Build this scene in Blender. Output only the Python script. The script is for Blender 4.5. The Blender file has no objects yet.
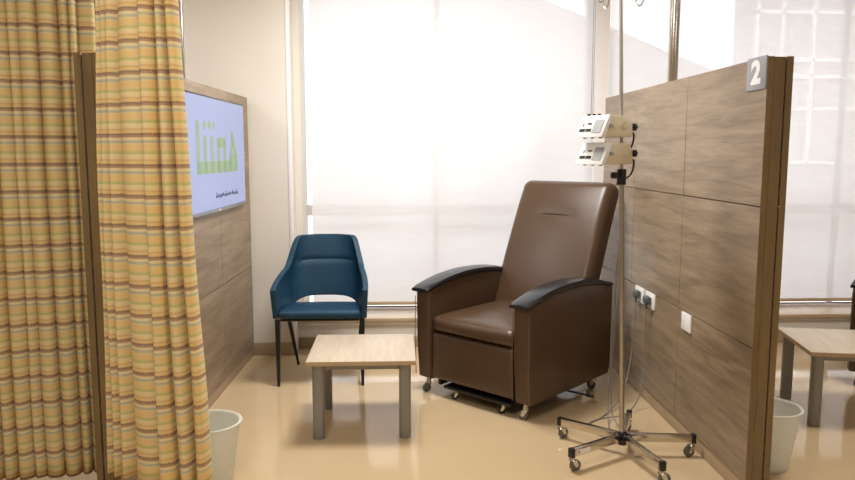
import bpy, bmesh, math, random
from mathutils import Vector, Matrix, noise
random.seed(7)
S = bpy.context.scene
COL = S.collection
PI = math.pi
def rad(a): return math.radians(a)

# ------------------------------------------------------------------ materials
def lin(c):
    return tuple(((v/255)/12.92 if v/255 <= .04045 else ((v/255+.055)/1.055)**2.4) for v in c)
def base(name):
    m = bpy.data.materials.new(name); m.use_nodes = True
    nt = m.node_tree
    return m, nt, nt.nodes['Principled BSDF'] if 'Principled BSDF' in nt.nodes else nt.nodes.new('ShaderNodeBsdfPrincipled')
def N(nt, t, **kw):
    n = nt.nodes.new(t)
    for k, v in kw.items(): setattr(n, k, v)
    return n
def pmat(name, col, rough=.5, metal=0, spec=.5, var=.06, scale=8, bump=0, bscale=200, coat=0, coatr=.1):
    """principled with a little procedural colour variation and bump"""
    m, nt, b = base(name)
    tc = N(nt, 'ShaderNodeTexCoord')
    nz = N(nt, 'ShaderNodeTexNoise'); nz.inputs['Scale'].default_value = scale; nz.inputs['Detail'].default_value = 4
    nt.links.new(tc.outputs['Object'], nz.inputs['Vector'])
    rp = N(nt, 'ShaderNodeValToRGB')
    c = lin(col)
    rp.color_ramp.elements[0].position = .3; rp.color_ramp.elements[1].position = .7
    rp.color_ramp.elements[0].color = tuple(v*(1-var) for v in c)+(1,)
    rp.color_ramp.elements[1].color = tuple(min(1, v*(1+var)) for v in c)+(1,)
    nt.links.new(nz.outputs['Fac'], rp.inputs['Fac'])
    nt.links.new(rp.outputs['Color'], b.inputs['Base Color'])
    b.inputs['Roughness'].default_value = rough; b.inputs['Metallic'].default_value = metal
    b.inputs['Specular IOR Level'].default_value = spec
    b.inputs['Coat Weight'].default_value = coat; b.inputs['Coat Roughness'].default_value = coatr
    if bump:
        n2 = N(nt, 'ShaderNodeTexNoise'); n2.inputs['Scale'].default_value = bscale; n2.inputs['Detail'].default_value = 3
        nt.links.new(tc.outputs['Object'], n2.inputs['Vector'])
        bp = N(nt, 'ShaderNodeBump'); bp.inputs['Strength'].default_value = bump; bp.inputs['Distance'].default_value = .002
        nt.links.new(n2.outputs['Fac'], bp.inputs['Height']); nt.links.new(bp.outputs['Normal'], b.inputs['Normal'])
    return m
def wood(name, dark, light, along='Y', rough=.45, s=1.0, shear=.12, lo=.33, hi=.68):
    m, nt, b = base(name)
    tc = N(nt, 'ShaderNodeTexCoord')
    mp = N(nt, 'ShaderNodeMapping')
    sc = {'X': (1.1, 9, 9), 'Y': (15, 1.5, 15), 'Z': (9, 9, 1.1)}[along]
    mp.inputs['Scale'].default_value = tuple(v*s for v in sc)
    mp.inputs['Rotation'].default_value = (shear if along == 'Y' else 0, 0, shear if along == 'X' else 0)
    nt.links.new(tc.outputs['Object'], mp.inputs['Vector'])
    n1 = N(nt, 'ShaderNodeTexNoise'); n1.inputs['Scale'].default_value = 1.3; n1.inputs['Detail'].default_value = 7
    n1.inputs['Roughness'].default_value = .62; n1.inputs['Distortion'].default_value = .5
    nt.links.new(mp.outputs['Vector'], n1.inputs['Vector'])
    mp2 = N(nt, 'ShaderNodeMapping'); mp2.inputs['Scale'].default_value = tuple(v*s*(7 if v > 2 else 2.5) for v in sc)
    nt.links.new(tc.outputs['Object'], mp2.inputs['Vector'])
    n2 = N(nt, 'ShaderNodeTexNoise'); n2.inputs['Scale'].default_value = 2; n2.inputs['Detail'].default_value = 3
    nt.links.new(mp2.outputs['Vector'], n2.inputs['Vector'])
    mx = N(nt, 'ShaderNodeMix'); mx.data_type = 'FLOAT'; mx.inputs[0].default_value = .28
    nt.links.new(n1.outputs['Fac'], mx.inputs[2]); nt.links.new(n2.outputs['Fac'], mx.inputs[3])
    rp = N(nt, 'ShaderNodeValToRGB')
    rp.color_ramp.elements[0].position = lo; rp.color_ramp.elements[1].position = hi
    rp.color_ramp.elements[0].color = lin(dark)+(1,); rp.color_ramp.elements[1].color = lin(light)+(1,)
    nt.links.new(mx.outputs[0], rp.inputs['Fac']); nt.links.new(rp.outputs['Color'], b.inputs['Base Color'])
    b.inputs['Roughness'].default_value = rough
    bp = N(nt, 'ShaderNodeBump'); bp.inputs['Strength'].default_value = .12; bp.inputs['Distance'].default_value = .001
    nt.links.new(n2.outputs['Fac'], bp.inputs['Height']); nt.links.new(bp.outputs['Normal'], b.inputs['Normal'])
    return m
def emis(name, col, st):
    m, nt, b = base(name)
    b.inputs['Base Color'].default_value = (.01, .01, .01, 1); b.inputs['Roughness'].default_value = .25
    b.inputs['Emission Color'].default_value = lin(col)+(1,); b.inputs['Emission Strength'].default_value = st
    return m

M = {}
M['wall'] = pmat('painted_wall', (225, 219, 209), .8, spec=.2, var=.015, scale=2, bump=.1, bscale=120)
M['ceiling'] = pmat('ceiling_paint', (235, 231, 224), .9, spec=.1, var=.01)
M['skirt'] = pmat('vinyl_skirting', (170, 148, 120), .45, var=.05, scale=5)
M['sill'] = pmat('sill_stone', (196, 172, 142), .4, var=.05, scale=9)
M['frame'] = pmat('window_frame_paint', (244, 240, 238), .5, var=.01)
M['trim'] = pmat('white_trim', (243, 238, 236), .5, var=.01)
M['wood'] = wood('oak_laminate_panel', (117, 99, 79), (158, 138, 113), 'Y', .38, lo=.36, hi=.63)
M['edge'] = wood('oak_edge_dimmed', (108, 87, 54), (138, 113, 73), 'Z', .5)  # the panels' oak made darker: weaker light on the ends put into colour
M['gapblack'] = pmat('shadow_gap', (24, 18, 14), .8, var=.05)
M['tabletop'] = wood('pale_oak_tabletop', (184, 167, 146), (206, 192, 172), 'Y', .4, s=1.4, shear=0)
M['tabledge'] = pmat('table_edge_band', (182, 156, 124), .5)
M['greymetal'] = pmat('grey_powder_coat', (139, 137, 132), .42, metal=.35, var=.03)
M['leather'] = pmat('brown_leather', (79, 58, 41), .34, spec=.5, var=.05, scale=5, bump=.18, bscale=260)
M['seam'] = pmat('seam_thread', (118, 90, 66), .6)
M['black'] = pmat('black_plastic', (20, 20, 23), .33, var=.1)
M['armblack'] = pmat('black_arm_cap', (22, 24, 30), .26, var=.08, bump=.05)
M['blackmetal'] = pmat('black_powder_coat', (18, 18, 20), .4, var=.1)
M['blue'] = pmat('teal_blue_upholstery', (15, 58, 82), .55, spec=.4, var=.12, scale=6, bump=.35, bscale=420)
M['chrome'] = pmat('polished_chrome', (205, 200, 192), .16, metal=1, var=.03)
M['steel'] = pmat('brushed_steel', (178, 172, 162), .28, metal=1, var=.05, scale=30)
M['poleupper'] = pmat('satin_pole_steel', (190, 186, 180), .42, metal=1, var=.04)
M['tyre'] = pmat('grey_rubber_tyre', (98, 98, 95), .5)
M['pumpwhite'] = pmat('white_pump_plastic', (228, 228, 226), .4, var=.01)
M['pumpcream'] = pmat('cream_pump_plastic', (214, 203, 178), .45, var=.02)
M['pumpgrey'] = pmat('grey_pump_keypad', (150, 152, 152), .5)
M['pumpdark'] = pmat('dark_pump_display', (52, 52, 56), .25)
M['plate'] = pmat('white_socket_plastic', (240, 240, 238), .3, var=.01)
M['plug'] = pmat('grey_plug_plastic', (84, 92, 92), .45)
M['cable'] = pmat('grey_cable', (128, 125, 118), .5)
M['binw'] = None
M['signgrey'] = pmat('grey_sign_plate', (150, 152, 158), .35, metal=.2, var=.02)
M['signwhite'] = pmat('white_sign_figure', (238, 238, 240), .5, var=.01)
M['bezel'] = pmat('black_tv_bezel', (22, 23, 27), .25)
M['bezelsilver'] = pmat('silver_tv_trim', (150, 152, 158), .3, metal=.8)
M['screen'] = emis('lit_screen', (172, 186, 234), .74)
M['logo'] = emis('lit_green_logo', (160, 190, 148), .66)
M['caption'] = emis('lit_caption', (96, 104, 128), .7)
M['red'] = pmat('red_mark', (170, 60, 60), .5)
M['concrete'] = pmat('facade_render', (205, 200, 198), .9, spec=.1, var=.03, scale=.5)
M['facade2'] = pmat('facade_panel', (196, 186, 184), .8, spec=.1, var=.03, scale=.5)
M['facadeframe'] = pmat('facade_white_frame', (248, 246, 244), .6, spec=.1, var=.01)
M['ground'] = pmat('outside_paving', (190, 185, 178), .9, spec=.1, var=.05)

def mk_bin():
    m, nt, b = base('translucent_white_plastic')
    b.inputs['Base Color'].default_value = lin((246, 247, 240))+(1,); b.inputs['Roughness'].default_value = .35
    tr = N(nt, 'ShaderNodeBsdfTranslucent'); tr.inputs['Color'].default_value = lin((246, 247, 240))+(1,)
    mx = N(nt, 'ShaderNodeMixShader'); mx.inputs[0].default_value = .3
    out = nt.nodes['Material Output']
    nt.links.new(b.outputs[0], mx.inputs[1]); nt.links.new(tr.outputs[0], mx.inputs[2]); nt.links.new(mx.outputs[0], out.inputs[0])
    return m
M['binw'] = mk_bin()

def mk_floor():
    m, nt, b = base('glossy_vinyl_floor')
    tc = N(nt, 'ShaderNodeTexCoord')
    n1 = N(nt, 'ShaderNodeTexNoise'); n1.inputs['Scale'].default_value = 1.2; n1.inputs['Detail'].default_value = 5
    nt.links.new(tc.outputs['Object'], n1.inputs['Vector'])
    rp = N(nt, 'ShaderNodeValToRGB')
    rp.color_ramp.elements[0].position = .3; rp.color_ramp.elements[1].position = .7
    rp.color_ramp.elements[0].color = lin((200, 175, 138))+(1,); rp.color_ramp.elements[1].color = lin((206, 183, 147))+(1,)
    nt.links.new(n1.outputs['Fac'], rp.inputs['Fac']); nt.links.new(rp.outputs['Color'], b.inputs['Base Color'])
    b.inputs['Roughness'].default_value = .10; b.inputs['Specular IOR Level'].default_value = .62
    n2 = N(nt, 'ShaderNodeTexNoise'); n2.inputs['Scale'].default_value = 5; n2.inputs['Detail'].default_value = 2
    nt.links.new(tc.outputs['Object'], n2.inputs['Vector'])
    bp = N(nt, 'ShaderNodeBump'); bp.inputs['Strength'].default_value = .05; bp.inputs['Distance'].default_value = .01
    nt.links.new(n2.outputs['Fac'], bp.inputs['Height']); nt.links.new(bp.outputs['Normal'], b.inputs['Normal'])
    return m
M['floor'] = mk_floor()

def mk_blind():
    m, nt, b = base('roller_blind_fabric')
    nt.nodes.remove(b); out = nt.nodes['Material Output']
    tc = N(nt, 'ShaderNodeTexCoord')
    wv = N(nt, 'ShaderNodeTexNoise'); wv.inputs['Scale'].default_value = 1.0
    mp = N(nt, 'ShaderNodeMapping'); mp.inputs['Scale'].default_value = (6, 6, 40)
    nt.links.new(tc.outputs['Object'], mp.inputs['Vector']); nt.links.new(mp.outputs['Vector'], wv.inputs['Vector'])
    rp = N(nt, 'ShaderNodeValToRGB')
    rp.color_ramp.elements[0].color = lin((236, 232, 232))+(1,); rp.color_ramp.elements[1].color = lin((243, 240, 241))+(1,)
    nt.links.new(wv.outputs['Fac'], rp.inputs['Fac'])
    tr = N(nt, 'ShaderNodeBsdfTranslucent'); df = N(nt, 'ShaderNodeBsdfDiffuse'); tp = N(nt, 'ShaderNodeBsdfTransparent')
    nt.links.new(rp.outputs['Color'], tr.inputs['Color']); nt.links.new(rp.outputs['Color'], df.inputs['Color'])
    m1 = N(nt, 'ShaderNodeMixShader'); m1.inputs[0].default_value = .6
    nt.links.new(tr.outputs[0], m1.inputs[1]); nt.links.new(df.outputs[0], m1.inputs[2])
    m2 = N(nt, 'ShaderNodeMixShader'); m2.inputs[0].default_value = .09
    nt.links.new(m1.outputs[0], m2.inputs[1]); nt.links.new(tp.outputs[0], m2.inputs[2])
    nt.links.new(m2.outputs[0], out.inputs[0])
    return m
M['blind'] = mk_blind()

def mk_glass():
    m, nt, b = base('window_glass')
    nt.nodes.remove(b); out = nt.nodes['Material Output']
    tp = N(nt, 'ShaderNodeBsdfTransparent'); gl = N(nt, 'ShaderNodeBsdfGlossy'); gl.inputs['Roughness'].default_value = .02
    tp.inputs['Color'].default_value = (.93, .95, .96, 1)
    fr = N(nt, 'ShaderNodeFresnel'); fr.inputs['IOR'].default_value = 1.45
    mx = N(nt, 'ShaderNodeMixShader')
    nt.links.new(fr.outputs[0], mx.inputs[0]); nt.links.new(tp.outputs[0], mx.inputs[1]); nt.links.new(gl.outputs[0], mx.inputs[2])
    nt.links.new(mx.outputs[0], out.inputs[0])
    return m
M['glass'] = mk_glass()

def mk_curtain():
    m, nt, b = base('striped_curtain_cloth')
    out = nt.nodes['Material Output']
    uv = N(nt, 'ShaderNodeUVMap'); uv.uv_map = 'UVMap'
    sp = N(nt, 'ShaderNodeSeparateXYZ'); nt.links.new(uv.outputs[0], sp.inputs[0])
    def mth(op, a, bb=None, cl=False):
        n = N(nt, 'ShaderNodeMath', operation=op); n.use_clamp = cl
        for i, v in enumerate((a, bb)):
            if v is None: continue
            if isinstance(v, (int, float)): n.inputs[i].default_value = v
            else: nt.links.new(v, n.inputs[i])
        return n.outputs[0]
    # the stripes repeat downwards every 104 mm; coordinate rises upwards
    f = mth('FRACT', mth('MULTIPLY', sp.outputs[1], -1/.104))
    rp = N(nt, 'ShaderNodeValToRGB'); cr = rp.color_ramp
    Y0, Y1, Y2 = (240, 220, 168), (239, 212, 152), (242, 225, 180)
    BR, BL, GR, BR2 = (194, 162, 132), (204, 202, 180), (212, 208, 146), (228, 196, 142)
    stops = [(0, BR), (.055, BR), (.075, Y2), (.15, Y2), (.175, BL), (.235, BL), (.26, Y0), (.33, Y1), (.50, Y1), (.525, GR), (.60, GR),
             (.625, Y2), (.76, Y0), (.79, BR2), (.82, BR2), (.84, Y1), (.93, Y1), (.955, BR), (1, BR)]
    cr.elements[0].position = 0; cr.elements[0].color = lin(stops[0][1])+(1,)
    cr.elements[1].position = 1; cr.elements[1].color = lin(stops[-1][1])+(1,)
    for p, c in stops[1:-1]:
        e = cr.elements.new(p); e.color = lin(c)+(1,)
    nt.links.new(f, rp.inputs['Fac'])
    # across the cloth: fine dashes and soft ochre vertical bands
    dash = mth('GREATER_THAN', mth('FRACT', mth('MULTIPLY', sp.outputs[0], 1/.009)), .42)
    isbr = mth('LESS_THAN', mth('ABSOLUTE', mth('SUBTRACT', mth('FRACT', mth('ADD', f, .5)), .455)), .03)
    mx = N(nt, 'ShaderNodeMix'); mx.data_type = 'RGBA'
    nt.links.new(mth('MULTIPLY', mth('MULTIPLY', dash, isbr), .6), mx.inputs[0])
    nt.links.new(rp.outputs['Color'], mx.inputs[6]); mx.inputs[7].default_value = lin((104, 78, 84))+(1,)
    band = mth('SUBTRACT', 1, mth('MULTIPLY', mth('ABSOLUTE', mth('SUBTRACT', mth('FRACT', mth('MULTIPLY', sp.outputs[0], 1/.29)), .5)), 9), True)
    mx2 = N(nt, 'ShaderNodeMix'); mx2.data_type = 'RGBA'; mx2.blend_type = 'MULTIPLY'
    nt.links.new(mth('MULTIPLY', band, .7), mx2.inputs[0]); nt.links.new(mx.outputs[2], mx2.inputs[6])
    mx2.inputs[7].default_value = (1, .9, .66, 1)
    nt.links.new(mx2.outputs[2], b.inputs['Base Color'])
    b.inputs['Roughness'].default_value = .85; b.inputs['Specular IOR Level'].default_value = .15
    b.inputs['Sheen Weight'].default_value = .1
    tr = N(nt, 'ShaderNodeBsdfTranslucent'); nt.links.new(mx2.outputs[2], tr.inputs['Color'])
    ms = N(nt, 'ShaderNodeMixShader'); ms.inputs[0].default_value = .28
    nt.links.new(b.outputs[0], ms.inputs[1]); nt.links.new(tr.outputs[0], ms.inputs[2]); nt.links.new(ms.outputs[0], out.inputs[0])
    return m
M['curtain'] = mk_curtain()

# ------------------------------------------------------------------ mesh helpers
def BM(): return bmesh.new()
def merge(bm, other, mat=None):
    me = bpy.data.meshes.new('t'); other.to_mesh(me); other.free()
    if mat is not None: me.transform(mat)
    bm.from_mesh(me); bpy.data.meshes.remove(me)
def box(bm, x0, x1, y0, y1, z0, z1, bev=0, seg=2, mat=None):
    t = BM(); bmesh.ops.create_cube(t, size=1)
    for v in t.verts:
        v.co = Vector(((x0+x1)/2+v.co.x*(x1-x0), (y0+y1)/2+v.co.y*(y1-y0), (z0+z1)/2+v.co.z*(z1-z0)))
    if bev: bmesh.ops.bevel(t, geom=t.edges[:], offset=bev, segments=seg, profile=.5, affect='EDGES')
    merge(bm, t, mat)
def cyl(bm, p0, p1, r0, r1=None, seg=20, bev=0):
    p0, p1 = Vector(p0), Vector(p1); r1 = r0 if r1 is None else r1
    t = BM(); d = p1-p0
    bmesh.ops.create_cone(t, cap_ends=True, segments=seg, radius1=r0, radius2=r1, depth=d.length)
    if bev:
        es = [e for e in t.edges if abs(e.verts[0].co.z-e.verts[1].co.z) < 1e-6]
        bmesh.ops.bevel(t, geom=es, offset=bev, segments=2, profile=.5, affect='EDGES')
    q = Vector((0, 0, 1)).rotation_difference(d.normalized())
    merge(bm, t, Matrix.Translation((p0+p1)/2) @ q.to_matrix().to_4x4())
def tube(bm, pts, r, seg=8, rs=None, sub=0):
    P = [Vector(p) for p in pts]
    if sub:
        Q = []
        n = len(P)
        for i in range(n-1):
            a, b_, c, d = P[max(i-1, 0)], P[i], P[i+1], P[min(i+2, n-1)]
            for k in range(sub):
                t = k/sub
                Q.append(.5*((2*b_)+(c-a)*t+(2*a-5*b_+4*c-d)*t*t+(3*b_-a-3*c+d)*t**3))
        Q.append(P[-1]); P = Q
    rings = []; up = Vector((0, 0, 1)); prev = None
    for i, p in enumerate(P):
        d = (P[min(i+1, len(P)-1)]-P[max(i-1, 0)]).normalized()
        if prev is None:
            a = d.cross(up) if abs(d.dot(up)) < .9 else d.cross(Vector((1, 0, 0)))
        else:
            a = prev-d*prev.dot(d)
        a.normalize(); prev = a; b_ = d.cross(a)
        rr = rs[i] if rs else r
        rings.append([bm.verts.new(p+(a*math.cos(2*PI*k/seg)+b_*math.sin(2*PI*k/seg))*rr) for k in range(seg)])
    for i in range(len(rings)-1):
        for k in range(seg):
            bm.faces.new((rings[i][k], rings[i][(k+1) % seg], rings[i+1][(k+1) % seg], rings[i+1][k]))
    bm.faces.new(rings[0][::-1]); bm.faces.new(rings[-1])
def prism(bm, poly, axis, a, b_, bev=0, seg=2, mat=None):
    """poly of 2D points extruded along axis from a to b_. axis X: (y,z); Y: (x,z); Z: (x,y)"""
    t = BM()
    def P(p, h): return {'X': (h, p[0], p[1]), 'Y': (p[0], h, p[1]), 'Z': (p[0], p[1], h)}[axis]
    v0 = [t.verts.new(P(p, a)) for p in poly]; v1 = [t.verts.new(P(p, b_)) for p in poly]
    n = len(poly)
    t.faces.new(v0); t.faces.new(v1[::-1])
    for i in range(n): t.faces.new((v0[i], v1[i], v1[(i+1) % n], v0[(i+1) % n]))
    bmesh.ops.recalc_face_normals(t, faces=t.faces[:])
    if bev:
        es = [e for e in t.edges if len(e.link_faces) == 2 and e.calc_face_angle(0) > .6]
        bmesh.ops.bevel(t, geom=es, offset=bev, segments=seg, profile=.5, affect='EDGES')
    merge(bm, t, mat)
def rbox(bm, size, r, n=14, fn=None, mat=None):
    """rounded box centred on the origin; fn(p, q) reshapes (q is the -1..1 position)"""
    t = BM(); bmesh.ops.create_cube(t, size=2)
    bmesh.ops.subdivide_edges(t, edges=t.edges[:], cuts=n, use_grid_fill=True)
    h = [s/2 for s in size]
    for v in t.verts:
        q = Vector([math.sin(PI/2*c) for c in v.co])
        p = Vector([q[i]*h[i] for i in range(3)])
        c = Vector([max(-(h[i]-r), min(h[i]-r, p[i])) for i in range(3)])
        d = p-c
        if d.length > 1e-9: p = c+d.normalized()*r
        v.co = fn(p, q) if fn else p
    merge(bm, t, mat)
def lathe(bm, prof, seg=40, mat=None):
    t = BM(); rings = []
    for r, z in prof:
        rings.append([t.verts.new((r*math.cos(2*PI*k/seg), r*math.sin(2*PI*k/seg), z)) for k in range(seg)])
    for i in range(len(rings)-1):
        for k in range(seg):
            t.faces.new((rings[i][k], rings[i][(k+1) % seg], rings[i+1][(k+1) % seg], rings[i+1][k]))
    t.faces.new(rings[0][::-1]); t.faces.new(rings[-1])
    merge(bm, t, mat)
def obj(name, bm, mat, parent=None, smooth=True, label=None):
    bmesh.ops.remove_doubles(bm, verts=bm.verts[:], dist=1e-6)
    bmesh.ops.recalc_face_normals(bm, faces=bm.faces[:])
    me = bpy.data.meshes.new(name); bm.to_mesh(me); bm.free()
    me.materials.append(M[mat])
    if smooth:
        me.polygons.foreach_set('use_smooth', [True]*len(me.polygons)); me.set_sharp_from_angle(angle=rad(38))
    o = bpy.data.objects.new(name, me); COL.objects.link(o)
    if parent: o.parent = parent
    if label: o['label'] = label
    return o
def thing(name, label, cat, loc=(0, 0, 0), rz=0, group=None):
    o = bpy.data.objects.new(name, None); COL.objects.link(o); o.empty_display_size = .1
    o.location = loc; o.rotation_euler = (0, 0, rz); o['label'] = label; o['category'] = cat
    if group: o['group'] = group
    return o
def tag(o, label, cat, group=None):
    o['label'] = label; o['category'] = cat
    if group: o['group'] = group
    return o
def struct(name, bm, mat, label=None):
    o = obj(name, bm, mat); o['kind'] = 'structure'
    if label: o['label'] = label
    return o
def dup(root, loc, rz, label):
    def rec(o, par):
        c = o.copy(); COL.objects.link(c); c.parent = par
        for ch in o.children: rec(ch, c)
        return c
    r = rec(root, None); r.location = loc; r.rotation_euler = (0, 0, rz); r['label'] = label
    return r

# ------------------------------------------------------------------ the room
XL, XR, YB, ZC = -4.0, 5.2, -2.6, 2.75
YA, YW = 4.98, 5.17           # left wall piece and the slightly recessed wall under the windows
b = BM(); box(b, XL-.1, XR+.1, YB-.1, 5.56, -.1, 0); struct('floor', b, 'floor')
b = BM(); box(b, XL-.1, XR+.1, YB-.1, 5.56, ZC, ZC+.1); struct('ceiling', b, 'ceiling')
b = BM(); box(b, XL-.1, XL, YB, 5.55, 0, ZC); struct('wall_left', b, 'wall')
b = BM(); box(b, XR, XR+.1, YB, 5.55, 0, ZC); struct('wall_right', b, 'wall')
b = BM(); box(b, XL, XR, YB-.1, YB, 0, ZC); struct('wall_rear', b, 'wall')
XC = -.715
b = BM(); box(b, XL, XC, YA, 5.55, 0, ZC); struct('wall_back', b, 'wall')
b = BM(); box(b, XC, XR, YW, 5.55, 0, .19); struct('wall_under_window', b, 'wall')
b = BM(); box(b, XC, -.672, YW, 5.55, .19, ZC); struct('wall_beside_window', b, 'wall')
b = BM(); box(b, -1.06, XC+.004, YA-.012, YA, 0, .09, .003); struct('baseboard_back', b, 'skirt')
b = BM(); box(b, XC+.005, XR, YW-.012, YW, 0, .075, .003); struct('baseboard_window', b, 'skirt')
b = BM(); box(b, XC-.02, XC+.004, YA-.006, YA+.03, .09, ZC, .003); struct('trim_1', b, 'trim')
b = BM(); box(b, XC, XR, 5.138, 5.50, .190, .216, .004); struct('trim_2', b, 'sill', 'beige window sill ledge under the blinds')
b = BM(); box(b, XC, XR, YW-.008, YW, .165, .185, .002); struct('trim_3', b, 'trim')
# windows: frame, glass
def window(name, x0, x1, mull):
    b = BM()
    y0, y1 = 5.43, 5.48
    box(b, x0, x1, y0, y1, .212, .236, .003); box(b, x0, x1, y0, y1, 2.62, ZC, .003)
    box(b, x0, x0+.022, y0, y1, .236, 2.62, .003); box(b, x1-.05, x1, y0, y1, .236, 2.62, .003)
    box(b, x0+.02, x1-.05, y0+.005, y1-.005, .93, 1.01, .003)
    for m_ in mull: box(b, m_-.018, m_+.018, y0+.004, y1-.004, .236, 2.62, .003)
    w = struct(name, b, 'frame')
    g = BM(); box(g, x0+.01, x1-.01, 5.45, 5.46, .25, 2.66); obj('glass', g, 'glass', w)
    return w
window('window_1', -.80, 1.45, (.29, ))
window('window_2', 1.50, XR, (3.35, ))
b = BM(); box(b, 1.405, 1.497, 5.20, 5.55, .232, ZC, .004); struct('trim_4', b, 'trim', 'pale post between the two windows')

def blind(x0, x1, y, label, chain_x=None):
    t = thing('roller_blind', label, 'blind', (0, 0, 0), 0, 'roller blinds over the windows')
    b = BM()
    n = 24
    for i in range(n+1):
        x = x0+(x1-x0)*i/n
        b.verts.new((x, y, .315)); b.verts.new((x, y, 2.66))
    b.verts.ensure_lookup_table()
    for i in range(n): b.faces.new((b.verts[2*i], b.verts[2*i+2], b.verts[2*i+3], b.verts[2*i+1]))
    o = obj('blind_fabric', b, 'blind', t)
    b = BM(); box(b, x0, x1, y-.008, y+.008, .292, .318, .005); obj('bottom_bar', b, 'sill', t)
    b = BM(); cyl(b, (x0, y+.01, 2.69), (x1, y+.01, 2.69), .03); obj('roller_tube', b, 'steel', t)
    if chain_x is not None:
        b = BM(); z = 2.66
        pts = [(chain_x-.006, y-.03, 2.66), (chain_x-.006, y-.03, 1.62), (chain_x, y-.03, 1.60), (chain_x+.006, y-.03, 1.62), (chain_x+.006, y-.03, 2.66)]
        tube(b, pts, .0018, 6); obj('pull_chain', b, 'greymetal', t)
    return t
blind(-.612, 1.40, 5.24, 'wide white roller blind behind the blue chair and brown recliner', 1.385)
blind(1.508, 4.9, 5.24, 'white roller blind behind the numbered partition, right of the post', None)

# ------------------------------------------------------------------ partitions
def partition(x0, x1, y0, y1, label, side, rz=0):
    """x0..x1 thickness; side = +1 when the decorated face is x1, -1 when it is x0"""
    t = thing('partition', label, 'partition', ((x0+x1)/2, (y0+y1)/2, 0), rz, 'wood-look bay partitions')
    cx, cy = (x0+x1)/2, (y0+y1)/2
    X0, X1, Y0, Y1 = x0-cx, x1-cx, y0-cy, y1-cy
    ga, gb = (.0255, .031) if side > 0 else (.031, .0255)
    b = BM(); box(b, X0+ga, X1-gb, Y0-.0015, Y1-.01, .02, 1.755); obj('end_post', b, 'edge', t)
    b = BM(); box(b, X0+.022, X1-.022, Y0+.012, Y1-.002, .01, 1.748); obj('core', b, 'gapblack', t)
    ys = [Y0]+[v-cy for v in (y0+.76, y0+1.50, y0+2.245) if v < y1-.1]+[Y1]
    zs = [.072, .63, 1.19, 1.757]
    g = .0022
    for sx in (0, 1):
        a, c = (X0, X0+.024) if sx == 0 else (X1-.024, X1)
        for i in range(len(ys)-1):
            for k in range(3):
                b = BM(); box(b, a, c, ys[i]+(g if i else 0), ys[i+1]-g, zs[k]+g, zs[k+1]-(g if k < 2 else 0), .001, 1)
                obj('panel', b, 'wood', t)
        # the thin edge band that closes each skin at the near end
        b = BM(); box(b, a, c, Y0-.002, Y0-.0002, .072, 1.757); obj('edge_band', b, 'edge', t)
        b = BM(); box(b, a+.008 if sx == 0 else a, c if sx == 0 else c-.008, Y0+.02, Y1-.001, 0, .07, .002); obj('skirting', b, 'skirt', t)
    return t
PR = partition(1.392, 1.490, 2.745, 4.90, 'freestanding wood panel partition with grey number 2 plate on its corner', 1)
PL = partition(-1.126, -1.034, 2.745, 4.96, 'wood panel partition carrying the television, partly behind the curtains', -1, rad(-2.13))
def ceiling_pole(x, y, label, r=.026):
    b = BM(); cyl(b, (x, y, 1.757), (x, y, ZC), r, seg=28); cyl(b, (x, y, 1.757), (x, y, 1.763), r+.012, seg=28)
    tag(obj('ceiling_pole', b, 'chrome'), label, 'pole', 'chrome poles above the partitions')
ceiling_pole(1.441, 3.84, 'chrome pole rising from the top of the numbered partition')
ceiling_pole(-1.082, 3.78, 'chrome pole rising from the partition above the television')

# number plate
t = thing('number_plate', 'grey plate with white number 2 at partition top corner', 'sign', (1.3885, 2.82, 1.700))
b = BM(); box(b, -.0035, .0035, -.076, .076, -.062, .062, .001); obj('plate', b, 'signgrey', t)
def text_mesh(s, size, mat, parent, M4, ext=.0006, off=0, name='figure'):
    cu = bpy.data.curves.new('txt', 'FONT'); cu.body = s; cu.size = size; cu.extrude = ext; cu.offset = off
    cu.align_x = 'CENTER'; cu.align_y = 'CENTER'
    o = bpy.data.objects.new('txt', cu); COL.objects.link(o)
    dg = bpy.context.evaluated_depsgraph_get(); dg.update()
    me = bpy.data.meshes.new_from_object(o.evaluated_get(dg)); me.transform(M4)
    bpy.data.objects.remove(o)
    me.materials.clear(); me.materials.append(M[mat])
    r = bpy.data.objects.new(name, me); COL.objects.link(r); r.parent = parent
    return r
# face normal -X: text x axis runs along -Y, up is Z
MX = Matrix(((0, 0, -1, -.0042), (-1, 0, 0, 0), (0, 1, 0, 0), (0, 0, 0, 1)))
text_mesh('2', .118, 'signwhite', t, MX @ Matrix.Diagonal((1.25, 1, 1, 1)), .0006, .0055)

# sockets, plugs and blank plate on the right partition
def socket(y, z, w, label, kind):
    t = thing('wall_socket' if kind else 'blank_plate', label, 'socket' if kind else 'plate', (1.392, y, z), 0, 'white sockets on the partition' if kind else None)
    b = BM(); box(b, -.011, 0, -w/2, w/2, -.043, .043, .003); obj('cover_plate', b, 'plate', t)
    if kind:
        for s in (-1, 1):
            b = BM(); box(b, -.0135, -.010, s*w*.25-.012, s*w*.25+.012, .015, .03, .002); obj('switch', b, 'plate', t)
    return t
s1 = socket(4.065, .590, .148, 'white double socket with plug, nearer the brown recliner', 1)
s2 = socket(3.893, .590, .148, 'white double socket with plug, nearer the blank plate', 1)
socket(3.385, .587, .11, 'blank white cover plate on the partition, right of the sockets', 0)
def plug(y, z, label, pts):
    t = thing('plug', label, 'plug', (1.381, y, z), 0, 'grey plugs in the sockets')
    b = BM(); rbox(b, (.034, .062, .046), .014, 8, mat=Matrix.Translation((-.0175, 0, 0))); cyl(b, (-.019, 0, -.018), (-.019, 0, -.05), .008, .005, 12)
    obj('plug_body', b, 'plug', t)
    b = BM(); tube(b, [Vector(p)-Vector((1.381, y, z)) for p in pts], .0036, 8, sub=8); obj('cord', b, 'cable', t)
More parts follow.
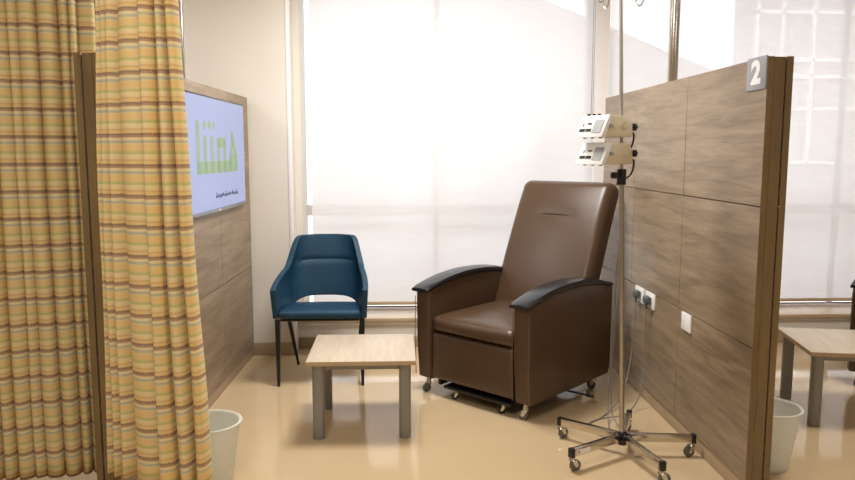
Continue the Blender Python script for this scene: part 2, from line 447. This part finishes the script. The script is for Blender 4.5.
# cords hang down, loop over the floor by the stand, then rise to the pole
zf = .0045
plug(4.06, .594, 'grey plug and cord in the socket nearer the recliner',
     [(1.362, 4.06, .54), (1.355, 4.05, .42), (1.33, 4.02, .22), (1.25, 3.9, .06), (1.10, 3.72, zf), (.98, 3.60, zf), (.985, 3.50, zf), (1.06, 3.52, zf),
      (1.09, 3.62, .02), (1.105, 3.68, .15), (1.10, 3.60, .45), (1.05, 3.42, .85), (1.02, 3.25, 1.17)])
plug(3.885, .594, 'grey plug and cord in the socket nearer the blank plate',
     [(1.362, 3.885, .54), (1.358, 3.88, .40), (1.355, 3.86, .20), (1.30, 3.80, .05), (1.20, 3.72, zf), (1.05, 3.66, zf), (.96, 3.55, zf), (1.02, 3.42, zf),
      (1.12, 3.45, zf), (1.10, 3.58, .06), (1.09, 3.60, .25), (1.065, 3.52, .55), (1.03, 3.34, .95), (1.012, 3.25, 1.20)])

# ------------------------------------------------------------------ television
t = thing('television', 'wall television on the left partition, lit blue screen with green logo', 'television', (-1.022, 4.15, 1.385), rad(-2.13))
TW, TH = 1.20, .625
b = BM(); box(b, 0, .022, -TW/2, TW/2, -TH/2, TH/2, .004); obj('housing', b, 'bezel', t)
b = BM()
box(b, .012, .024, -TW/2-.001, TW/2+.001, -TH/2-.004, -TH/2+.014, .002)
obj('lower_trim', b, 'bezelsilver', t)
b = BM(); box(b, .022, .0232, -TW/2+.010, TW/2-.010, -TH/2+.016, TH/2-.010); obj('screen', b, 'screen', t)
def P2(b, poly): prism(b, poly, 'X', .0232, .0238)
def disc(cx, cz, r, n=20, sy=1): return [(cx+r*math.cos(2*PI*i/n)*sy, cz+r*math.sin(2*PI*i/n)) for i in range(n)]
def ring(b, cy, cz, ry, rz, w):
    n = 24
    for i in range(n):
        a0, a1 = 2*PI*i/n, 2*PI*(i+1)/n
        P2(b, [(cy+ry*math.cos(a0), cz+rz*math.sin(a0)), (cy+ry*math.cos(a1), cz+rz*math.sin(a1)),
               (cy+(ry-w)*math.cos(a1), cz+(rz-w)*math.sin(a1)), (cy+(ry-w)*math.cos(a0), cz+(rz-w)*math.sin(a0))])
def rect(b, y0, y1, z0, z1): P2(b, [(y0, z0), (y1, z0), (y1, z1), (y0, z1)])
# the green word mark: joined strokes on one base line (left of the picture is nearer the viewer, -y)
b = BM()
L = -.39
rect(b, L, .41, -.10, -.035)
rect(b, L, L+.055, -.10, .175)
rect(b, L+.12, L+.175, -.10, .10)
P2(b, [(L+.145, .125), (L+.18, .155), (L+.145, .185), (L+.11, .155)])
rect(b, L+.245, L+.30, -.10, .10)
for dy in (.235, .315): P2(b, [(L+dy, .13), (L+dy+.032, .158), (L+dy, .186), (L+dy-.032, .158)])
rect(b, L+.375, L+.425, -.10, .085); rect(b, L+.50, L+.55, -.10, .085); rect(b, L+.375, L+.55, .04, .095)
P2(b, [(L+.60, -.10), (L+.655, -.10), (L+.72, .075), (L+.69, .14)])
P2(b, [(L+.66, .10), (L+.70, .145), (L+.80, .0), (L+.80, -.10), (L+.745, -.10), (L+.745, -.02)])
rect(b, L+.62, L+.78, -.035, .0)
obj('logo', b, 'logo', t)
b = BM(); random.seed(3)
x = -.07
while x < .36:
    w = random.uniform(.02, .05)
    pts = [(.0238, x+w*i/6, -.232+.010*math.sin(i*2.1+x*30)+.006*random.random()) for i in range(7)]
    tube(b, pts, .0022, 5)
    if random.random() < .6: tube(b, [(.0238, x+w*.5, -.215), (.0238, x+w*.5+.004, -.209)], .003, 5)
    x += w+.012
obj('caption', b, 'caption', t)
b = BM(); box(b, .024, .0245, -.02, .02, -TH/2+.001, -TH/2+.009); obj('maker_mark', b, 'plate', t)

# ------------------------------------------------------------------ casters
def caster(parent, x, y, ztop, r, yaw, wmat='tyre', fmat='chrome'):
    c, s = math.cos(yaw), math.sin(yaw)
    d = Vector((c, s, 0)); n = Vector((-s, c, 0)); off = d*r*.55
    o0 = Vector((x, y, 0))
    b = BM()
    cyl(b, o0+Vector((0, 0, ztop-.016)), o0+Vector((0, 0, ztop)), r*.42, seg=16)
    cyl(b, o0+Vector((0, 0, r*1.95)), o0+Vector((0, 0, ztop-.014)), r*.62, r*.5, seg=18)
    for sg in (-1, 1):
        q = o0+n*sg*r*.50
        poly = [(-r*.45, r*2.1), (r*.55, r*2.1), (r*.95, r*1.0), (r*.55, r*.75), (r*.2, r*.95)]
        prism(b, poly, 'Y', -.0013, .0013, mat=Matrix.Translation(q) @ Matrix.Rotation(yaw, 4, 'Z'))
    cc = o0+off+Vector((0, 0, r))
    cyl(b, cc-n*r*.56, cc+n*r*.56, r*.16, seg=10)
    f = obj('caster', b, fmat, parent)
    b = BM(); cyl(b, cc-n*r*.36, cc+n*r*.36, r, seg=28, bev=r*.16); obj('wheel', b, wmat, f)
    return f

# ------------------------------------------------------------------ recliner
def recliner(loc, rz, label):
    t = thing('recliner', label, 'recliner', loc, rz, 'brown medical recliners')
    AO, AI = .402, .292
    def arch(v):                                  # top of the arm body
        pts = [(-.055, .612), (.06, .643), (.20, .664), (.34, .673), (.50, .668), (.66, .648), (.80, .612)]
        for (a, za), (c, zc) in zip(pts, pts[1:]):
            if v <= c:
                k = (v-a)/(c-a); k2 = k; return za+(zc-za)*k2
        return pts[-1][1]
    vs = [-.05+i*.85/24 for i in range(25)]
    sm = [(v, sum(arch(min(.80, max(-.05, v+d))) for d in (-.06, -.03, 0, .03, .06))/5) for v in vs]
    for sg in (-1, 1):
        poly = [(-.028, .088), (.765, .088), (.79, .12)]+[(v, z) for v, z in sm[::-1]]+[(-.045, .30)]
        b = BM()
        prism(b, poly, 'X', sg*AI, sg*AO, .014, 3)
        a = obj('arm', b, 'leather', t)
        for uu in (AO-.004, AI+.004):
            b = BM(); tube(b, [(sg*uu, -.053, .11), (sg*uu, -.06, .35), (sg*uu, -.058, .575)], .0022, 6)
            obj('arm_seam', b, 'seam', a)
        # black arm cap following the arch, front nose tapering to an edge
        b = BM(); top, bot = [], []
        rings = []
        K = 28
        for i in range(K+1):
            v = -.078+i*(.80+.078)/K
            zz = (sm[0][1]+(v+.05)*.42) if v < -.05 else sum(arch(min(.80, max(-.05, v+d))) for d in (-.06, -.03, 0, .03, .06))/5
            th_ = .028 if v > .02 else .018+.010*(v+.092)/.112
            if v > .6: th_ = .028-.008*(v-.6)/.2
            hw = .062 if v < .35 else .062-.008*(v-.35)/.45
            cu = (AO+AI)/2*sg
            ring_ = []
            for (du, dz) in ((-1, 0), (-1.0, .5), (-.88, .85), (-.55, 1), (0, 1.05), (.55, 1), (.88, .85), (1.0, .5), (1, 0), (.8, -.05), (-.8, -.05)):
                ring_.append(b.verts.new((cu+du*hw, v, zz+dz*th_)))
            rings.append(ring_)
        for i in range(K):
            n = len(rings[i])
            for k in range(n): b.faces.new((rings[i][k], rings[i][(k+1) % n], rings[i+1][(k+1) % n], rings[i+1][k]))
        b.faces.new(rings[0]); b.faces.new(rings[-1][::-1])
        obj('arm_cap', b, 'armblack', t)
        for v in (.0, .70):
            caster(t, sg*.345, v, .092, .026, rad(200 if sg > 0 else 250))
    # seat cushion
    def fs(p, q):
        p = p.copy()
        if p.z > 0: p.z += .022*(1-q.x**2)*(1-max(0, -q.y)**4)
        if p.y < 0: p.y -= .012*(1-q.x**2)*(1-q.z**2)
        return p+Vector((0, .275, .425))
    b = BM(); rbox(b, (.574, .64, .095), .036, 16, fs); obj('seat_cushion', b, 'leather', t)
    # closed leg rest under the seat
    def ff(p, q):
        p = p.copy()
        if p.y < 0: p.y -= .010*(1-q.x**2)*(1-q.z**2)
        return p+Vector((0, -.005, .238))
    b = BM(); rbox(b, (.574, .075, .272), .022, 14, ff); obj('leg_rest', b, 'leather', t)
    # body under the seat
    b = BM(); box(b, -.285, .285, .03, .70, .12, .385, .006); obj('seat_box', b, 'leather', t)
    b = BM(); box(b, -.27, .30, .74, .775, .13, .50, .008); box(b, -.30, .30, .60, .775, .13, .38, .008); obj('rear_panel', b, 'leather', t)
    # back cushion: local w across, h up the back, d thickness
    lean = rad(21.5)
    H_, W_, D_ = .885, .65, .155
    def fb(p, q):
        p = p.copy()
        w, d, h = p.x, p.y, p.z
        fr = max(0, -q.y)
        taper = 1.0+.02*(1-q.z)/2
        w *= taper
        # front crown, rolled head
        d -= .020*(1-q.x**2)*(1-q.z**4)*(1 if q.y < -.3 else 0)
        if q.y < -.5:
            hh = (h-.20)
            tuck = math.exp(-(hh/.022)**2)*max(0, 1-(w/.15)**4) if abs(w) < .15 else 0
            d += .009*tuck
            
        d += .035*((q.z+1)/2)**3*(1 if q.y < 0 else .6)
        return Vector((w, d, h))
    Mb = Matrix.Translation((0, .545, .42)) @ Matrix.Rotation(-lean, 4, 'X') @ Matrix.Translation((0, D_/2, H_/2))
    b = BM(); rbox(b, (W_, D_, H_), .05, 44, fb, Mb); bk = obj('back_cushion', b, 'leather', t)
    for sg in (-1, 1):
        pts = []
        for i in range(13):
            h = -.38+.72*i/12; q = h/(H_/2)
            pts.append(Mb @ Vector((sg*(.2725)*(1+.02*(1-q)/2), -D_/2+.0005+.035*((q+1)/2)**3-.020*(1-.872**2)*(1-q**4)*.9, h)))
        b = BM(); tube(b, pts, .0016, 6); obj('back_seam', b, 'seam', bk)
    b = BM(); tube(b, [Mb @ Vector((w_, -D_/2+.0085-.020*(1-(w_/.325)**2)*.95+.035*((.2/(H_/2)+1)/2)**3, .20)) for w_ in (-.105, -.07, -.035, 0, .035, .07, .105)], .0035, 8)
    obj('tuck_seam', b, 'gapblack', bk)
    # black base tray and its small rollers
    b = BM(); box(b, -.20, .27, -.035, .50, .058, .078, .006); box(b, -.27, -.25, .0, .7, .06, .12); box(b, .25, .27, .0, .7, .06, .12)
    obj('base_tray', b, 'blackmetal', t)
    for u in (-.13, .20): caster(t, u, .0, .06, .019, rad(230), 'black')
    b = BM(); tube(b, [(.27, .38, .07), (.36, .40, .062), (.47, .42, .058)], .006, 10, sub=4); cyl(b, (.46, .418, .058), (.50, .426, .057), .010, seg=12, bev=.002)
    obj('brake_pedal', b, 'blackmetal', t)
    return t
R1 = recliner((.423, 3.92, 0), rad(-45), 'brown leather recliner with black arm caps, between blue chair and drip stand')
dup(R1, (.423+2.585, 3.90, 0), rad(-45), 'brown recliner barely showing at the right edge of the picture')

# ------------------------------------------------------------------ blue chair
def blue_chair(loc, rz, label):
    t = thing('armchair', label, 'chair', loc, rz)
    # wrap-around shell: plan path from left front, round the back, to right front
    def plan(s, up):            # s -1..1 ; up = 0 at seat level .. 1 at top
        a = abs(s); sg = 1 if s >= 0 else -1
        hw = .262+.018*min(1, up*1.6)
        if a > .52:             # the side
            k = (1-a)/.48       # 0 at the front tip, 1 where the corner starts
            x = hw-.010*k-.018*k*k; y = .02+.30*k
        else:
            k = a/.52
            ang = k*PI/2
            x = (hw-.028)*math.sin(ang)**.75 if k > 0 else 0
            y = .32+.165*math.cos(ang)**.85
        return sg*x, y
    def top(s):
        a = abs(s)
        if a > .52: k = (1-a)/.48; return .588+.085*k**.9
        k = 1-a/.52
        return .673+.19*(1/(1+math.exp(-(k-.22)*22))-.008)
    def bot(s):
        a = abs(s)
        return .412+.056*(1-(a/.40)**2.4) if a < .40 else .412
    nS, nT = 96, 22
    b = BM(); grid = []
    for i in range(nS+1):
        s = -1+2*i/nS; row = []
        for j in range(nT+1):
            u = j/nT; z = bot(s)+(top(s)-bot(s))*u
            up = (z-.41)/.45
            x, y = plan(s, up)
            a = abs(s)
            if a < .52:                   # the back leans and narrows towards the top
                w = 1-a/.52
                y += .085*max(0, up)**1.2*(min(1, w*3))-.02
                x *= 1-.20*max(0, (z-.60)/.27)**1.0*1.0 if z > .60 else 1
                y -= .010*math.exp(-((z-.697)/.012)**2)*-1*min(1, w*2.5)
            else:
                k = (1-a)/.48
                if z > .60: x *= 1-.20*((z-.60)/.27)*k
                y += -.02*k + .05*(z-.41)*k
                y -= .022*(z-.41)/.18*(1-k)        # front tip leans forward
            row.append(b.verts.new((x, y, z)))
        grid.append(row)
    for i in range(nS):
        for j in range(nT): b.faces.new((grid[i][j], grid[i+1][j], grid[i+1][j+1], grid[i][j+1]))
    o = obj('shell', b, 'blue', t)
    m = o.modifiers.new('thick', 'SOLIDIFY'); m.thickness = .034; m.offset = 0; m.use_even_offset = False
    m = o.modifiers.new('bev', 'BEVEL'); m.width = .015; m.segments = 4; m.limit_method = 'ANGLE'; m.angle_limit = rad(50)
    def fs(p, q):
        p = p.copy()
        if p.z > 0: p.z += .010*(1-q.x**2)*(1-q.y**2)
        p.x *= 1-.10*(q.y+1)/2
        return p+Vector((0, .215, .422-.018*q.y))
    b = BM(); rbox(b, (.49, .46, .05), .022, 14, fs); obj('seat', b, 'blue', t)
    b = BM(); box(b, -.235, .235, .02, .42, .396, .406, .002); obj('seat_frame', b, 'blackmetal', t)
    for sx in (-1, 1):
        b = BM(); prism(b, [(-.015, .018), (.015, .018), (.015, -.015), (-.015, -.015)], 'Z', 0, 1)
        # front legs taper to the floor, straight
        for v in b.verts:
            k = v.co.z; w = .55+.45*k
            v.co = Vector((sx*.252+v.co.x*w*1.0, .03+v.co.y*w-.014*(1-k), .405*k))
        obj('leg', b, 'blackmetal', t)
        b = BM(); prism(b, [(-.013, .013), (.013, .013), (.013, -.013), (-.013, -.013)], 'Z', 0, 1)
        for v in b.verts:
            k = v.co.z; w = .55+.45*k
            v.co = Vector((sx*(.195+.035*k*0)+v.co.x*w+sx*.045*k, .33+.14*(1-k)+v.co.y*w, .405*k))
        obj('leg', b, 'blackmetal', t)
    return t
blue_chair((-.467, 4.275, 0), 0, 'teal blue upholstered armchair with black legs by the window')

# ------------------------------------------------------------------ low tables
def low_table(loc, rz, label):
    t = thing('coffee_table', label, 'table', loc, rz, 'low square side tables')
    a = .264
    b = BM(); box(b, -a, a, -a, a, .378, .400, .002); obj('tabletop', b, 'tabletop', t)
    b = BM()
    for (x0, x1, y0, y1) in ((-a-.0012, a+.0012, -a-.0012, -a), (-a-.0012, a+.0012, a, a+.0012), (-a-.0012, -a, -a, a), (a, a+.0012, -a, a)):
        box(b, x0, x1, y0, y1, .3785, .3985)
    obj('edge_band', b, 'tabledge', t)
    b = BM()
    for s in (-1, 1):
        box(b, -.20, .20, s*.205-.012, s*.205+.012, .345, .378, .002); box(b, s*.205-.012, s*.205+.012, -.20, .20, .345, .378, .002)
    obj('under_frame', b, 'greymetal', t)
    for sx in (-1, 1):
        for sy in (-1, 1):
            b = BM(); n = 24
            poly = []
            for i in range(n):
                an = 2*PI*i/n; ca, sa = math.cos(an), math.sin(an)
                poly.append((.029*(abs(ca)**.7)*(1 if ca >= 0 else -1), .027*(abs(sa)**.7)*(1 if sa >= 0 else -1)))
            prism(b, poly, 'Z', .003, .378, mat=Matrix.Translation((sx*.212, sy*.212, 0)))
            prism(b, [(p[0]*.85, p[1]*.85) for p in poly], 'Z', 0, .003, mat=Matrix.Translation((sx*.212, sy*.212, 0)))
            obj('leg', b, 'greymetal', t)
    return t
T1 = low_table((-.18, 3.69, 0), 0, 'low pale oak table with grey legs in front of the blue chair')
dup(T1, (2.386, 3.712, 0), rad(-10.5), 'low pale oak table with grey legs beyond the numbered partition')

# ------------------------------------------------------------------ drip stand
HX, HY = 1.038, 3.215
def pole_at(z): return Vector((1.038-.034*z, HY, z))
t = thing('drip_stand', 'chrome five-legged drip stand on casters beside the partition', 'drip stand', (HX, HY, 0))
O = Vector((HX, HY, 0))
b = BM(); tube(b, [pole_at(.08)-O, pole_at(1.30)-O], .0118, 20); obj('pole', b, 'steel', t)
b = BM(); tube(b, [pole_at(1.30)-O, pole_at(2.16)-O], .0085, 18); obj('upper_pole', b, 'poleupper', t)
b = BM()
for an in (20, 110, 200, 290):
    d = Vector((math.cos(rad(an)), math.sin(rad(an)), 0)); p = pole_at(2.15)-O
    tube(b, [p, p+d*.04+Vector((0, 0, .005)), p+d*.075+Vector((0, 0, -.04)), p+d*.085+Vector((0, 0, -.10)), p+d*.105+Vector((0, 0, -.115)), p+d*.125+Vector((0, 0, -.09))], .003, 8, sub=5)
obj('hook', b, 'chrome', t)
b = BM(); p = pole_at(1.29)-O
cyl(b, p+Vector((0, 0, -.035)), p+Vector((0, 0, .035)), .021, seg=20, bev=.004)
d = Vector((-.8, -.6, 0)); cyl(b, p+Vector((0, 0, .008)), p+d*.045+Vector((0, 0, .008)), .009)
rbox(b, (.03, .03, .03), .010, 5, mat=Matrix.Translation(p+d*.055+Vector((0, 0, .008))))
obj('height_clamp', b, 'black', t)
b = BM(); cyl(b, (0, 0, .052), (0, 0, .112), .022, seg=24, bev=.004)
for k in range(5):
    an = rad(-5+72*k); d = Vector((math.cos(an), math.sin(an), 0)); cyl(b, d*.018+Vector((0, 0, .088)), d*.04+Vector((0, 0, .088)), .016, seg=12)
obj('hub', b, 'black', t)
for k in range(5):
    an = rad(-5+72*k); R_ = Matrix.Rotation(an, 4, 'Z')
    b = BM(); prism(b, [(.03, .108), (.315, .104), (.315, .068), (.03, .070)], 'Y', -.0115, .0115, .002, 2, mat=R_); lg = obj('leg', b, 'chrome', t)
    b = BM(); box(b, .313, .335, -.0135, .0135, .064, .107, .004, 2, mat=R_); obj('end_cap', b, 'black', lg)
    d = Vector((math.cos(an), math.sin(an), 0))*.318
    caster(t, d.x, d.y, .070, .026, an+rad((200, 130, 250, 170, 80)[k]))
    if k == 3:
        b = BM(); box(b, .22, .30, -.0128, -.0118, .074, .096, mat=R_); box(b, .22, .30, .0118, .0128, .074, .096, mat=R_)
        s_ = obj('sticker', b, 'plate', lg)
        b = BM(); box(b, .287, .296, .0127, .0132, .080, .091, mat=R_); obj('sticker_mark', b, 'red', s_)

# pumps clamped on the pole
def pump(z, label, blackbits):
    rz = rad(-64); n = Vector((math.sin(rz), -math.cos(rz), 0))
    pp = pole_at(z); c = pp+n*.092
    t = thing('infusion_pump', label, 'pump', (c.x, c.y, z-.05), rz, 'infusion pumps on the drip stand')
    t.scale = (1, 1, .92)
    D, W, H_ = .20, .172, .100
    b = BM(); prism(b, [(-.072, .002), (.085, .002), (.082, .03), (.066, .098), (-.040, .100), (-.072, .012)], 'X', -W/2+.004, W/2-.004, .003, 2)
    obj('body', b, 'pumpcream', t)
    b = BM(); prism(b, [(-.098, 0), (-.071, 0), (-.038, .102), (-.054, .103)], 'X', -W/2, W/2, .003, 2); fp = obj('front_panel', b, 'pumpwhite', t)
    # sloping frame for panel details: origin at the panel foot
    sl = math.atan2(.044, .103)
    Ms = Matrix.Translation((0, -.0985, 0)) @ Matrix.Rotation(-sl, 4, 'X')
    b = BM(); box(b, .012, .068, -.0015, .003, .022, .088, .001, 1, mat=Ms); obj('keypad', b, 'pumpgrey', fp)
    b = BM(); box(b, -.070, -.036, -.0015, .003, .030, .044, mat=Ms); box(b, -.030, .004, -.0015, .003, .030, .044, mat=Ms); obj('display', b, 'pumpdark', fp)
    b = BM(); box(b, -.030, -.006, -.0012, .003, .066, .073, mat=Ms); box(b, -.058, -.054, -.0012, .003, .058, .072, mat=Ms); obj('lettering', b, 'pumpdark', fp)
    b = BM()
    cyl(b, (W/2-.006, .040, .056), (W/2+.001, .040, .056), .015, seg=24)
    ob = obj('dial', b, 'pumpcream', t)
    b = BM(); cyl(b, (W/2-.006, -.045, .052), (W/2+.006, -.045, .052), .008, seg=14); box(b, W/2+.003, W/2+.007, -.055, -.035, .044, .050, .001, 1); obj('latch', b, 'pumpgrey', t)
    for x in (-.05, 0, .05):
        b = BM(); cyl(b, (x, -.07, -.005), (x, -.07, .001), .007, seg=10); obj('foot', b, 'pumpdark', t)
    # pole clamp and its star knob at the rear
    b = BM(); box(b, -.022, .022, .082, .140, .030, .070, .004)
    obj('pole_clamp', b, 'pumpgrey', t)
    b = BM(); cyl(b, (0, .138, .052), (0, .155, .052), .006, seg=12)
    cyl(b, (0, .150, .052), (0, .176, .052), .014, seg=16, bev=.002)
    for k in range(6):
        a = k*PI/3; cyl(b, (.012*math.cos(a), .153, .052+.012*math.sin(a)), (.012*math.cos(a), .174, .052+.012*math.sin(a)), .007, seg=10, bev=.0015)
    obj('clamp_knob', b, 'black', t)
    if blackbits:
        b = BM()
        for k in range(3): cyl(b, (-.055+.022*k, -.045+.01*k, .100), (-.055+.022*k, -.045+.01*k, .112), .007, seg=10, bev=.001)
        obj('top_catch', b, 'black', t)
    b = BM(); s = 1
    tube(b, [(.04, .075, .03), (.045, .12, .02), (.03, .135, -.02), (.01, .14, -.05), (0, .12, -.07)], .0045, 8, sub=6); obj('power_lead', b, 'black', t)
    return t
pump(1.512, 'upper white and cream infusion pump on the drip stand', True)
pump(1.396, 'lower white and cream infusion pump on the drip stand', False)

# ------------------------------------------------------------------ bins
def bin_(loc, label):
    t = thing('waste_bin', label, 'bin', loc, 0, 'white plastic waste bins')
    prof = [(.086, 0), (.090, .004), (.128, .262), (.1285, .266), (.135, .268), (.1355, .272), (.125, .272), (.122, .262), (.084, .010), (.02, .008)]
    b = BM(); lathe(b, [(.02, .0)]+prof, 48); obj('bin_body', b, 'binw', t)
    b = BM(); pts = [(.133*math.cos(2*PI*i/48), .133*math.sin(2*PI*i/48), .272) for i in range(49)]; tube(b, pts, .0042, 8); obj('rim', b, 'binw', t)
    return t
BL = bin_((-.80, 3.0, 0), 'white plastic waste bin behind the near curtain, beside the television partition')
dup(BL, (1.655, 3.08, 0), 0, 'white plastic waste bin beyond the numbered partition edge')

# ------------------------------------------------------------------ curtains
def curtain(path, z0, z1, label, folds, amp, seed, spread=.0, flat=None, group='striped yellow curtains'):
    """path: plan points (x, y) of the gathered run; folds: number of pleats; spread: outward drift of the hem"""
    P = [Vector((p[0], p[1], 0)) for p in path]
    L_ = [0]
    for a, c in zip(P, P[1:]): L_.append(L_[-1]+(c-a).length)
    def at(s):
        d = s*L_[-1]
        for i in range(len(P)-1):
            if d <= L_[i+1]+1e-9:
                k = (d-L_[i])/(L_[i+1]-L_[i]); tg = (P[i+1]-P[i]).normalized()
                return P[i].lerp(P[i+1], k), tg
        return P[-1], (P[-1]-P[-2]).normalized()
    nS, nZ = folds*22, 44
    rnd = random.Random(seed)
    am = [rnd.uniform(.55, 1.25) for _ in range(folds+2)]; ph = [rnd.uniform(-.25, .25) for _ in range(folds+2)]
    ws = [rnd.uniform(.6, 1.5) for _ in range(folds)]
    if flat:
        for k, w, a_ in flat: ws[k] = w; am[k] = a_
    tot = sum(ws); cum = [0]
    for w in ws: cum.append(cum[-1]+w/tot)
    b = BM(); uvl = b.loops.layers.uv.new('UVMap')
    rows = []; us = []
    for i in range(nS+1):
        s = i/nS
        # which fold
        k = 0
        f = s*folds; k = min(folds-1, int(f)); lf = f-k
        pos = cum[k]+(cum[k+1]-cum[k])*lf
        base_p, tg = at(pos); nrm = Vector((-tg.y, tg.x, 0))
        row = []
        for j in range(nZ+1):
            v = j/nZ; z = z0+(z1-z0)*v
            a0 = am[k]*(1-lf)+am[k+1]*lf
            dr = .22*noise.noise(Vector((s*3+seed, z*.7, 0)))
            ang = 2*PI*(lf+dr*.5+ph[k]*0)
            off = -amp*a0*(2*abs(math.sin(PI*lf))**1.0-1)*(1-.15*v)*(1 if nrm.y > 0 else -1)
            lat = -.07*L_[-1]*(cum[k+1]-cum[k])*math.sin(2*PI*lf)*2*(.5+.5*(1-v*.3))
            p = base_p+nrm*off+tg*lat
            # hem drift
            mid = at(.5)[0]
            p = mid+(p-mid)*1.0+(base_p-mid)*spread*(1-v)
            p += tg*.010*noise.noise(Vector((s*5, z*1.5, seed)))
            p += nrm*.018*noise.noise(Vector((s*2, z*1.1, seed+5)))
            row.append(b.verts.new((p.x, p.y, z+.004*math.sin(ang+seed)*(1 if j == 0 else 0))))
        rows.append(row)
    jm = nZ//3
    us = [0]
    for i in range(nS): us.append(us[-1]+(rows[i+1][jm].co-rows[i][jm].co).length)
    for i in range(nS):
        for j in range(nZ):
            f = b.faces.new((rows[i][j], rows[i+1][j], rows[i+1][j+1], rows[i][j+1]))
            for lp, (ii, jj) in zip(f.loops, ((i, j), (i+1, j), (i+1, j+1), (i, j+1))):
                lp[uvl].uv = (us[ii], z0+(z1-z0)*jj/nZ)
    me = bpy.data.meshes.new('curtain'); b.normal_update(); b.to_mesh(me); b.free()
    me.materials.append(M['curtain']); me.polygons.foreach_set('use_smooth', [True]*len(me.polygons))
    o = bpy.data.objects.new('curtain', me); COL.objects.link(o)
    md = o.modifiers.new('thick', 'SOLIDIFY'); md.thickness = .0025
    tag(o, label, 'curtain', group)
    return o
# near bunch hangs in front of the television partition's end
curtain([(-1.0, 2.63), (-.94, 2.59), (-.83, 2.52), (-.752, 2.52)], .212, ZC-.03, 'wide yellow striped curtain hanging in front of the partition end', 7, .038, 2, .66,
        flat=[(0, .5, .9), (1, .5, .8), (2, .6, 1.0), (3, 1.9, .6), (4, .9, 1.1), (5, .7, 1.0), (6, .7, .9)])
# far bunch on the other side of the partition
curtain([(-1.185, 3.02), (-1.22, 2.95), (-1.40, 2.88), (-1.66, 2.86)], .10, ZC-.03, 'yellow striped curtain bunched in narrow folds at the left edge', 11, .044, 5, .03)
b = BM(); tube(b, [(-2.6, 2.88, ZC-.02), (-1.2, 2.90, ZC-.02)], .016, 10); tag(obj('curtain_track', b, 'steel'), 'ceiling track carrying the curtain at the left edge', 'curtain track', 'curtain tracks')
b = BM(); tube(b, [(-1.12, 2.54, ZC-.02), (1.3, 2.50, ZC-.02)], .016, 10); tag(obj('curtain_track', b, 'steel'), 'ceiling track carrying the wide curtain by the partition end', 'curtain track', 'curtain tracks')

# ------------------------------------------------------------------ outside
b = BM(); box(b, -40, 60, 5.7, 80, -1.3, -1.0); struct('ground', b, 'ground')
t = thing('building', 'pale building with a sloping roof line seen faintly through the blinds', 'building', (0, 14, -1))
b = BM(); prism(b, [(-14, 0), (6.5, 0), (6.5, 3.77), (2.776, 5.224), (-14, 11.77)], 'Y', 0, 4); obj('wall', b, 'concrete', t)
b = BM()
for x in (-1.3, .7, 2.6, 4.6): 
    for z in (1.0, ): box(b, x, x+1.1, -.08, -.02, z, z+2.1)
obj('window_frame', b, 'ground', t)
t = thing('building', 'pale building with a grid of white window frames seen through the right blind', 'building', (5.49, 12, -1))
b = BM(); prism(b, [(0, 0), (16, 0), (16, 5), (3.2, 5)], 'Z', 0, 14); obj('wall', b, 'facade2', t)
b = BM()
for x in (.32, .745, 1.27, 1.82, 2.4, 3.0, 3.6): box(b, x, x+.045, -.10, 0, 2.2, 13)
for z in (2.2, 3.08, 3.60, 3.87, 4.62, 5.6): box(b, .32, 3.6, -.10, 0, z, z+.055)
obj('window_frame', b, 'facadeframe', t)

# ------------------------------------------------------------------ light
def ceiling_light(x, y, w, l, power, label):
    t = thing('ceiling_light', label, 'ceiling light', (x, y, ZC), 0, 'ceiling light panels')
    b = BM()
    for (x0, x1, y0, y1) in ((-w/2-.02, w/2+.02, -l/2-.02, -l/2), (-w/2-.02, w/2+.02, l/2, l/2+.02), (-w/2-.02, -w/2, -l/2, l/2), (w/2, w/2+.02, -l/2, l/2)):
        box(b, x0, x1, y0, y1, -.02, 0)
    obj('frame', b, 'trim', t)
    ld = bpy.data.lights.new('lamp', 'AREA'); ld.shape = 'RECTANGLE'; ld.size = w; ld.size_y = l; ld.energy = power
    ld.color = (1, .97, .93)
    lo = bpy.data.objects.new('lamp', ld); COL.objects.link(lo); lo.parent = t; lo.location = (0, 0, -.012)
ceiling_light(.1, 3.8, .6, .6, 64, 'square ceiling light above the recliner bay')
ceiling_light(-2.35, 3.9, .6, .6, 24, 'square ceiling light above the left bay')
ceiling_light(2.75, 3.4, .6, .6, 40, 'square ceiling light above the right bay')
ceiling_light(-.6, 1.0, .6, 1.2, 42, 'long ceiling light above the aisle')
ceiling_light(3.2, -.4, .6, 1.2, 22, 'long ceiling light above the aisle, right')

w = bpy.data.worlds.new('World'); S.world = w; w.use_nodes = True
bg = w.node_tree.nodes['Background']; bg.inputs['Color'].default_value = (.93, .96, 1.0, 1); bg.inputs['Strength'].default_value = 5.7

# ------------------------------------------------------------------ camera
F = 730.0
cam = bpy.data.cameras.new('camera'); co = bpy.data.objects.new('camera', cam); COL.objects.link(co)
cam.sensor_fit = 'HORIZONTAL'; cam.sensor_width = 36; cam.lens = 36*F/855
pitch = math.atan(88/F); yaw = math.atan(30/F)
co.location = (0, 0, 1.4); co.rotation_euler = (PI/2-pitch, 0, -yaw)
cam.clip_start = .05; cam.clip_end = 200
S.camera = co
S.view_settings.view_transform = 'Standard'; S.view_settings.look = 'None'; S.view_settings.gamma = 1
S.view_settings.exposure = 0.0; S.view_settings.use_curve_mapping = False
S.cycles.use_denoising = True
